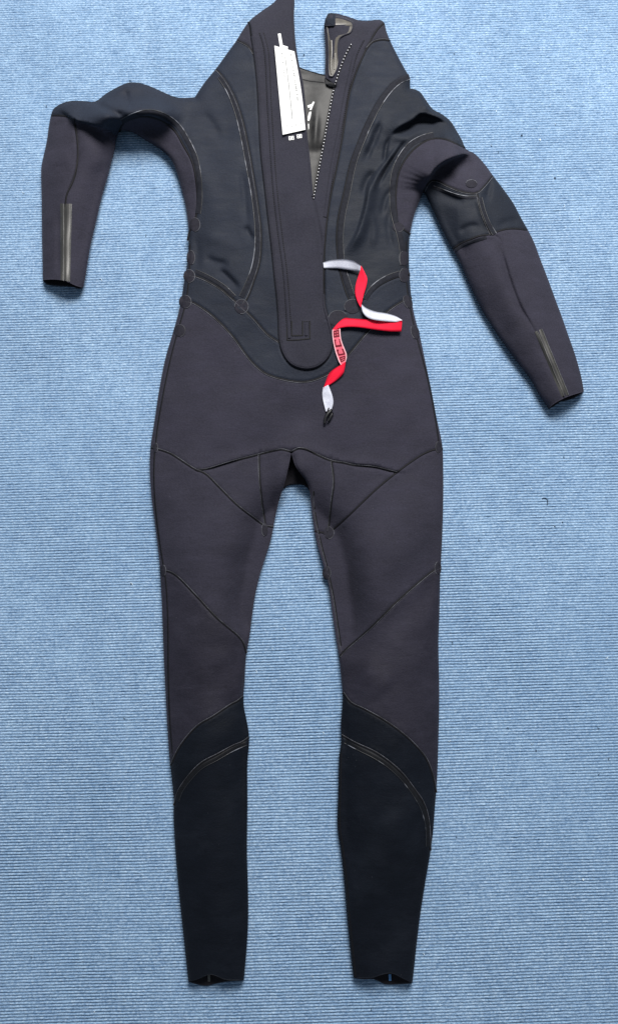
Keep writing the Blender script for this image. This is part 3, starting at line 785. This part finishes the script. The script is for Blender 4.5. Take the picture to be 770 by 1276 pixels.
# a thin shadowed lip along the left border of the placket
v, f = strip_geo(SP['placket_l'][8:], [(-.8, -.001), (-.5, .0012), (.3, .0016), (1.1, .0012), (1.6, -.0002)], .0008, off=-1.3)
mesh_obj('bound_edge', v, f, 'placket', part_at(*pl))
v, f = strip_geo(spline([(389,244),(386.5,215),(384,190),(380.5,160),(379,130),(376.5,105),(371.5,82),(367,54),(365,25),(364.6,0)], 2.2), [(-1.4, -.0002), (-.7, .0007), (.5, .0007), (1.2, -.0008)], .0002)
mesh_obj('bound_edge', v, f, 'placket', part_at(*pl))
zf = (415,150)
WR = [(449,50),(440.5,68),(434,95),(427.5,125),(421.5,160),(413.5,200),(408,235),(403,270)]
groove([(x+1.8, y) for x, y in WR], zf)
stitches(WR, zf); stitches([(x+4.2, y+1) for x, y in WR], zf)

# printed size letter and figures on the placket
parts = []
for poly in ([(346.3,42),(349.8,41.6),(352.3,56.2),(358.8,58.2),(358.4,61.8),(349,59)],):
    v, f = polygon_geo(poly, lambda X: H(X, False), .0007, .0005); parts.append((v, f, 0))
v, f, _ = join_geo(parts); o = mesh_obj('size_letter', v, f, 'white', part_at(*pl), smooth=False)
parts = []
def eight(cx, cy, s=1.0, a=-.1):
    R = lambda x, y: (cx+x*math.cos(a)-y*math.sin(a), cy+x*math.sin(a)+y*math.cos(a))
    for x0, y0, x1, y1 in ((-1.2,-2.4,1.2,-1.7), (-1.2,-.35,1.2,.35), (-1.2,1.7,1.2,2.4), (-1.5,-2.3,-.7,2.3), (.7,-2.3,1.5,2.3)):
        v, f = polygon_geo([R(x0, y0), R(x1, y0), R(x1, y1), R(x0, y1)], lambda X: H(X, False), .0007+random.random()*.0001, .0004); parts.append((v, f, 0))
for x, y in ((361.3,172.2),(364.8,171.8),(371.4,169.9),(374.6,169.5)): eight(x, y)
v, f, _ = join_geo(parts); mesh_obj('printed_figures', v, f, 'white', part_at(*pl), smooth=False)

# ------------------------------------------------------------------ collar tab and its smooth seal
tab = (415,150)
TP = spline([(406.5,32),(412,31.5),(417,31),(417.5,22.5),(424,22.5),(432,25),(438.5,28),(439.5,34),(436.5,40.5),(428,44),(423,48),(421.3,56),(421,66),(421.8,78),(419,88),(414,95.5),(410.5,95),(409,86),(408.8,65),(407.6,46),(406.5,32)], 2.4)[:-1]
v, f = polygon_geo(TP, lambda X: H(X, False), .0016, .0014)
cs = mesh_obj('collar_seal', v, f, 'taupe', suit, smooth=False); cs['label'] = 'shiny taupe smooth skin strip inside the open collar flap'
v, f = strip_geo(TP, [(-.6, 0), (-.2, .0006), (.4, .0006), (.8, 0)], .0014)
mesh_obj('rim', v, f, 'placket', cs)
v, f = strip_geo(spline([(412,50),(412.5,65),(412,82),(413,92)], 2), [(-1.6, 0), (-.8, .0009), (.2, .0010), (1.5, 0)], .0015)
mesh_obj('ridge', v, f, 'taupe', cs)
v, f = strip_geo(spline([(417.5,66),(417.8,75),(416.5,86)], 2), [(-1, 0), (0, .0007), (1, 0)], .0015)
mesh_obj('ridge', v, f, 'taupe', cs)
v, f = polygon_geo([(409,16.5),(413,16),(418,17.5),(417.3,24),(416.2,32),(410,32.4),(403.6,32.4),(405,24)], lambda X: H(X, False), .0032, .0030)
mesh_obj('folded_tab', v, f, 'navy', suit, smooth=False)
v, f = polygon_geo([(404.5,97),(409,99),(414,103),(419,105.5),(417,109.5),(411,107.5),(406,104.5)], lambda X: H(X, False), .0022, .0030)
mesh_obj('tab_end', v, f, 'plastic', suit, smooth=False)
stitches([(418,20.5),(426,22),(434,24.5),(440,27.5)], tab, 2.4, 1.5, .5, 'wire')

# zip: tape bead plus teeth, each one a piece
ZP = [(437.5,56),(432,66),(426,80),(421,95),(416.5,110),(410,143),(404,177),(397,214),(391,247)]
def HZ(X): return H(X, False)
v, f = strip_geo(spline(ZP, 2), [(-1.6, -.0012), (-1.0, .0001), (0, .0004), (1.0, .0001), (1.6, -.0006)], .0003)
zipper = mesh_obj('zipper', v, f, 'bead', suit); zipper['label'] = 'open chest zip edge with pale teeth'
ZR = resample(spline(ZP, 1), 4.1)
T = np.gradient(ZR, axis=0); T /= np.hypot(*T.T)[:, None]; Nn = np.stack([-T[:, 1], T[:, 0]], 1)
Zt = H(ZR, False)
tm = bpy.data.meshes.new('tooth')
s = .00108
tv = [(-1,-1,0),(1,-1,0),(1,1,0),(-1,1,0),(-.6,-.6,1),(.6,-.6,1),(.6,.6,1),(-.6,.6,1)]
tm.from_pydata([(x*s*.95, y*s*1.05, z*s*1.1) for x, y, z in tv], [], [(0,1,5,4),(1,2,6,5),(2,3,7,6),(3,0,4,7),(4,5,6,7)])
tm.materials.append(M['tooth'])
for p, t, n_, z in zip(ZR, T, Nn, Zt):
    wpt = to_world([p-n_*-.3], z+.0006)[0]
    o = bpy.data.objects.new('tooth', tm); sc.collection.objects.link(o); o.parent = zipper
    o.location = wpt; o.rotation_euler = (0, 0, -math.atan2(t[1], t[0])+random.uniform(-.08, .08))

# ------------------------------------------------------------------ cuff strips on the forearms
def cuff_strip(A, B, at, wires, slit):
    A = np.array(A, float); B = np.array(B, float)       # A: top left/right, B: bottom left/right
    nn_, mm_ = 18, 9; V = []
    for i in range(nn_):
        t = i/(nn_-1); l = A[0]*(1-t)+B[0]*t; r = A[1]*(1-t)+B[1]*t
        for j in range(mm_): V.append(l+(r-l)*j/(mm_-1))
    V = np.array(V); j = np.tile(np.arange(mm_), nn_); i_ = np.repeat(np.arange(nn_), mm_)
    lift = .0002+.0011*np.sin(np.pi*np.clip(j/(mm_-1), .0, 1))**.4*np.where((i_ == 0) | (i_ == nn_-1), .3, 1)
    lift -= .0012*(j == slit)
    W = to_world(V, H(V, False)+lift)
    o = mesh_obj('cuff_zip_strip', W, [(i*mm_+k, i*mm_+k+1, (i+1)*mm_+k+1, (i+1)*mm_+k) for i in range(nn_-1) for k in range(mm_-1)], 'ziptape', part_at(*at))
    for fr, w_ in wires:
        P = resample(np.array([A[0]+(A[1]-A[0])*fr, B[0]+(B[1]-B[0])*fr]), 4)
        P = P+rng.randn(len(P), 2)*.12; par_ = part_at(*at)
        v, f = strip_geo(P, [(-w_, 0), (-w_*.3, .0007), (w_*.3, .0007), (w_, 0)], .0012)
        mesh_obj('zip_ridge', v, f, 'wire', par_)
    return o
cuff_strip([(75.5,253.5),(90,254)], [(76,349),(88,351)], (110,250), [(.30, .55), (.93, .55)], 3)
cuff_strip([(665.5,413.5),(675,409.5)], [(699,494.5),(708.5,492)], (620,380), [(.35, .35), (.96, .5)], 4)

# ------------------------------------------------------------------ small loops just inside the ankle openings
for x, y, c_ in ((260.5, 1219, 'wire'), (485.5, 1218, 'bluebit')):
    v, f = polygon_geo([(x-1.6, y-4), (x+1.6, y-4), (x+1.9, y+4), (x-1.2, y+4.2)], lambda X: np.full(len(X), .006), .0006, .0008)
    o = mesh_obj('inner_loop', v, f, c_, back, smooth=False)

# ------------------------------------------------------------------ pull strap of the zip: red one side, white the other
SEG = [  # material, [(left x,y,lift),(right x,y,lift)] ...
 ('silver', [((402.6,327,.001),(403.5,334,.001)), ((410,324.6,.004),(412,334,.002)), ((418,323.3,.007),(421,334.2,.003)), ((430,323,.009),(434,336,.004)), ((440,325,.011),(443,337.5,.005)), ((449.6,331,.012),(448.6,338,.009))]),
 ('red', [((448.4,338,.009),(449.8,331,.012)), ((446,345,.006),(455,341,.011)), ((443.4,354,.004),(457.4,348,.009)), ((442.6,364,.004),(456,357,.007)), ((445,374,.005),(453,367,.006)), ((449.4,383,.006),(450.8,376,.008))]),
 ('silver', [((450.4,379,.008),(450.4,383,.007)), ((455,383,.007),(452.5,390,.008)), ((462,386.3,.006),(458,395.6,.009)), ((470,388.6,.006),(467,398.6,.010)), ((481,390.3,.006),(481,400.3,.010)), ((493,394,.007),(493,401,.011)), ((501,398.8,.009),(500.6,400.4,.011))]),
 ('red', [((501,399.2,.011),(499.8,413,.007)), ((488,399.8,.009),(486,412.8,.007)), ((470,399.2,.006),(467,410.6,.006)), ((452,397.6,.005),(450,408,.006)), ((438,396.6,.004),(439,407.2,.006)), ((429,396.4,.003),(431,407.4,.006)), ((421,402.5,.003),(423.5,408.6,.005)), ((414.4,410.4,.003),(418,411,.003))]),
 ('pink', [((414,411,.003),(423.8,408.6,.003)), ((414.2,418,.002),(424,416,.004)), ((415.2,426,.002),(425.4,424.6,.005)), ((417,435,.002),(428.6,433,.006)), ((419.4,443,.003),(431.6,440.6,.007)), ((422,450,.004),(431.8,445.6,.007)), ((425,455.4,.005),(430.6,450.6,.007))]),
 ('red', [((424.6,454.8,.006),(430.6,450.6,.007)), ((416,459.6,.006),(429.4,459,.004)), ((409.6,466,.006),(427,466,.002)), ((406,475,.004),(417.6,475,.001)), ((402.6,485,.003),(405.2,482.6,.002))]),
 ('silver', [((402.4,483,.003),(409,479.6,.003)), ((401.6,490,.003),(412,487,.004)), ((402.2,497,.002),(414.4,494.6,.004)), ((404,505,.002),(415.2,502,.004)), ((406,512.6,.002),(413,511,.003))]),
]
def ribbon(seg, th=.0009):
    L = spline([a[:2] for a, _ in seg], 1e9); n = 8
    k = np.linspace(0, len(seg)-1, (len(seg)-1)*n+1); kk = np.arange(len(seg))
    a = np.array([x[0] for x in seg]); b_ = np.array([x[1] for x in seg])
    def ev(P):
        out = []
        for u in k:
            i = min(int(u), len(P)-2); t = u-i; p0 = P[max(i-1, 0)]; p1 = P[i]; p2 = P[i+1]; p3 = P[min(i+2, len(P)-1)]
            out.append(.5*((2*p1)+(-p0+p2)*t+(2*p0-5*p1+4*p2-p3)*t*t+(-p0+3*p1-3*p2+p3)*t**3))
        return np.array(out)
    a = ev(a); b_ = ev(b_); m_ = 5; V = []
    rows_ = []
    for j in range(m_):
        t = j/(m_-1); q = a*(1-t)+b_*t; rows_.append(q)
    # cloth height is taken smoothed, the strap does not follow seams
    base = np.mean([H(r[:, :2], False) for r in rows_], 0)
    ker = np.ones(9)/9; bp = np.convolve(np.pad(base, 4, mode='edge'), ker, 'valid')
    base = np.maximum(base, bp)
    for q in rows_: V.append(to_world(q[:, :2], base+q[:, 2]+.0012))
    n2 = len(a); top = np.concatenate(V); bot = top.copy(); bot[:, 2] -= th
    Vt = np.concatenate([top, bot]); o = len(top); Fc = []
    for j in range(m_-1):
        for i in range(n2-1):
            q = (j*n2+i, j*n2+i+1, (j+1)*n2+i+1, (j+1)*n2+i); Fc.append(q); Fc.append(tuple(o+x for x in q[::-1]))
    for i in range(n2-1):
        Fc.append((i, i+1, o+i+1, o+i)); e = (m_-1)*n2; Fc.append((e+i, e+i+1, o+e+i+1, o+e+i))
    for i in (0, n2-1):
        for j in range(m_-1): Fc.append((j*n2+i, (j+1)*n2+i, o+(j+1)*n2+i, o+j*n2+i))
    return Vt, Fc, (a, b_, base)
mats_ = ['silver', 'red', 'pink']; parts = []; info = {}
for i, (m_, seg_) in enumerate(SEG):
    v, f, inf = ribbon(seg_); parts.append((v, f, mats_.index(m_))); info[i] = inf
v, f, mi = join_geo(parts)
strap = mesh_obj('pull_strap', v, f, mats_, zipper, matidx=mi); strap['label'] = 'red and white twisted webbing pull strap of the chest zip'
# lettering woven into the pink stretch, pale edges
a, b_, base = info[4]
def on(s, t):
    i = s*(len(a)-1); k = int(min(i, len(a)-2)); fr = i-k
    A_ = a[k]*(1-fr)+a[k+1]*fr; B_ = b_[k]*(1-fr)+b_[k+1]*fr; z = base[k]*(1-fr)+base[k+1]*fr
    q = A_*(1-t)+B_*t; return to_world([q[:2]], z+q[2]+.0012+.00035)[0]
def bar(s0, t0, s1, t1, nseg=3):
    V = []; Fc = []
    for i in range(nseg+1):
        s_ = s0+(s1-s0)*i/nseg; V += [on(s_, t0), on(s_, t1)]
    for i in range(nseg): Fc.append((2*i, 2*i+1, 2*i+3, 2*i+2))
    return np.array(V), Fc
parts = [(*bar(s0, t0, s1, t1), 0) for s0, t0, s1, t1 in (
  (.05,.12,.09,.88),(.05,.12,.22,.28),(.05,.72,.22,.88),(.12,.12,.155,.88),(.19,.12,.23,.88),(.05,.42,.22,.56),
  (.28,.14,.32,.36),(.28,.14,.46,.27),(.42,.14,.46,.86),(.28,.73,.46,.86),
  (.52,.16,.56,.36),(.52,.16,.68,.28),(.64,.16,.68,.86),(.52,.73,.68,.86),
  (.73,.2,.765,.84),(.80,.2,.83,.84),(.865,.2,.90,.84),(.73,.2,.90,.32),(.73,.72,.90,.84))]
v, f, _ = join_geo(parts); M_l = mesh_obj('lettering', v, f, 'darkred', suit, smooth=False); M_l.name = 'strap_lettering'
parts = [(*bar(0, .0, 1, .09, 14), 0), (*bar(0, .91, 1, 1.0, 14), 0)]
v, f, _ = join_geo(parts); mesh_obj('woven_edge', v, f, 'pinkedge', suit, smooth=False)
# black end of the strap, split in two prongs
def prong(pts, r, z):
    P = spline(pts, 1.5); Nn = normals2d(P); V = []; Fc = []; n = 8; L_ = len(P)
    bz = H(P, False)
    for i in range(L_):
        rr = r*(.7+.3*math.sin(math.pi*min(1, (i+1)/L_*1.1)))
        for j in range(n):
            t = 2*math.pi*j/n; V.append(to_world([P[i]+Nn[i]*rr*math.cos(t)], bz[i]+z+rr*.0010*math.sin(t))[0])
    for i in range(L_-1):
        for j in range(n): Fc.append((i*n+j, i*n+(j+1) % n, (i+1)*n+(j+1) % n, (i+1)*n+j))
    Fc.append(tuple(range(n))); Fc.append(tuple((L_-1)*n+j for j in range(n)))
    return np.array(V), Fc, 0
v, f, _ = join_geo([prong([(413.5,510.5),(409,515),(405.5,521),(404.5,528)], 2.2, .004), prong([(414.6,514),(412.5,518),(410,523),(408,525)], 1.7, .0045), prong([(409.8,508),(408,513),(407,518)], .9, .005)])
mesh_obj('strap_end', v, f, 'plastic', zipper)

# ------------------------------------------------------------------ card tag lying on the placket
tag = bpy.data.objects.new('card_tag', None); sc.collection.objects.link(tag)
tc_ = to_world([(361,115)], float(H([(361,115)])[0]))[0]; tag.location = tc_
tag['label'] = 'narrow white card tag with small grey print lying on the black collar flap'; tag['category'] = 'tag'
TL, TR, BR, BL = map(np.array, ((342.0,56.8),(366.8,64.0),(380.6,161.5),(352.3,167.8)))
def tg(s, t):   # s across, t down; the right-hand side bows a little
    l = TL*(1-t)+BL*t; r = TR*(1-t)+BR*t+np.array([1.6*math.sin(math.pi*t), 0]); return l*(1-s)+r*s
tz = float(H([(361,115)], False)[0]); corner = H([tg(s_, t_) for s_ in np.linspace(0, 1, 6) for t_ in np.linspace(0, 1, 16)], False)
def tagz(s, t): return float(corner.max())*.5+float(corner.mean())*.5+.0016+.0022*(s-.5)**2*4*.5+.003*(t-.5)**2
def tag_pt(s, t, lift=0): return to_world([tg(s, t)], tagz(s, t)+lift)[0]-tc_
ns, nt_ = 7, 21; V = []
for i in range(nt_):
    for j in range(ns): V.append(tag_pt(j/(ns-1), i/(nt_-1)))
V = np.array(V); bot = V.copy(); bot[:, 2] -= .0005; o_ = len(V); Fc = []
for i in range(nt_-1):
    for j in range(ns-1):
        q = (i*ns+j, i*ns+j+1, (i+1)*ns+j+1, (i+1)*ns+j); Fc += [q, tuple(o_+x for x in q[::-1])]
rim = [j for j in range(ns)]+[i*ns+ns-1 for i in range(1, nt_)]+[(nt_-1)*ns+j for j in range(ns-2, -1, -1)]+[i*ns for i in range(nt_-2, 0, -1)]
for i in range(len(rim)): a_, b2 = rim[i], rim[(i+1) % len(rim)]; Fc.append((a_, b2, o_+b2, o_+a_))
mesh_obj('card', np.concatenate([V, bot]), Fc, 'paper', tag, smooth=False)
def ink(s0, t0, s1, t1, parts):
    n = max(1, int(abs(t1-t0)*20)); V = []; Fc = []
    for i in range(n+1):
        t = t0+(t1-t0)*i/n; V += [tag_pt(s0, t, .00025), tag_pt(s1, t, .00025)]
    for i in range(n): Fc.append((2*i, 2*i+1, 2*i+3, 2*i+2))
    parts.append((np.array(V), Fc, 0))
parts = []; ink(.455, .10, .505, .84, parts)
v, f, _ = join_geo(parts); mesh_obj('printed_line', v, f, 'ink', tag, smooth=False)
parts = []
for s0, t0, t1 in ((.34, .06, .38), (.80, .05, .62)):
    t = t0
    while t < t1:
        h_ = random.choice((.006, .009, .012))
        if random.random() < .8:
            w_ = random.uniform(.03, .06); ink(s0-w_, t, s0+w_*.6, t+h_, parts)
            if random.random() < .5: ink(s0-w_, t+h_*.4, s0+w_*1.2, t+h_*.7, parts)
        t += h_+random.choice((.006, .009))
for k, s_ in enumerate(np.linspace(.10, .80, 8)):
    ink(s_, .905, s_+.022, .935, parts)
    if k % 2: ink(s_, .905, s_+.05, .912, parts)
    if k % 3 != 1: ink(s_, .927, s_+.05, .934, parts)
v, f, _ = join_geo(parts); o = mesh_obj('printed_text', v, f, 'ink', tag, smooth=False); o['kind'] = 'stuff'

# ------------------------------------------------------------------ bits of lint and fluff on the carpet
def fluff(specs, name, mat, label):
    parts = []
    for pts_, r in specs:
        P = spline(pts_, 1.0); Nn = normals2d(P); z = .0006
        parts.append((np.concatenate([to_world(P-Nn*r, z), to_world(P, z+.0007), to_world(P+Nn*r, z)]),
            [(j*len(P)+i, j*len(P)+i+1, (j+1)*len(P)+i+1, (j+1)*len(P)+i) for j in range(2) for i in range(len(P)-1)], 0))
    v, f, _ = join_geo(parts); o = mesh_obj(name, v, f, mat); o['kind'] = 'stuff'; o['label'] = label; o['category'] = 'lint'
M['lint_dark'] = plain('dark_lint', (.03, .05, .08), .9, .1); M['lint_pale'] = plain('pale_lint', (.62, .74, .84), .9, .1)
dk = [([(675,621),(679,620.5),(682,624),(681.5,629)], .5), ([(700,650),(701,651)], .7), ([(690,655.5),(691.5,656.5)], .6), ([(667,934),(668,936)], .6), ([(690,221),(692,222)], .6)]
pa = [([(672,173),(673,175)], .8), ([(725,1095),(727,1097)], 1.0)]
for _ in range(110):
    x, y = rng.uniform(5, 765), rng.uniform(5, 1270)
    a_ = rng.uniform(0, 6.28); L_ = rng.uniform(1.2, 4)
    (pa if rng.rand() < .6 else dk).append(([(x, y), (x+L_*math.cos(a_)*.6, y+L_*math.sin(a_)*.6), (x+L_*math.cos(a_+.6), y+L_*math.sin(a_+.6))], rng.uniform(.2, .38)))
fluff(dk, 'dark_lint', 'lint_dark', 'tiny dark specks and curled fibres scattered on the blue carpet')
fluff(pa, 'pale_lint', 'lint_pale', 'tiny pale bits of fluff scattered on the blue carpet')
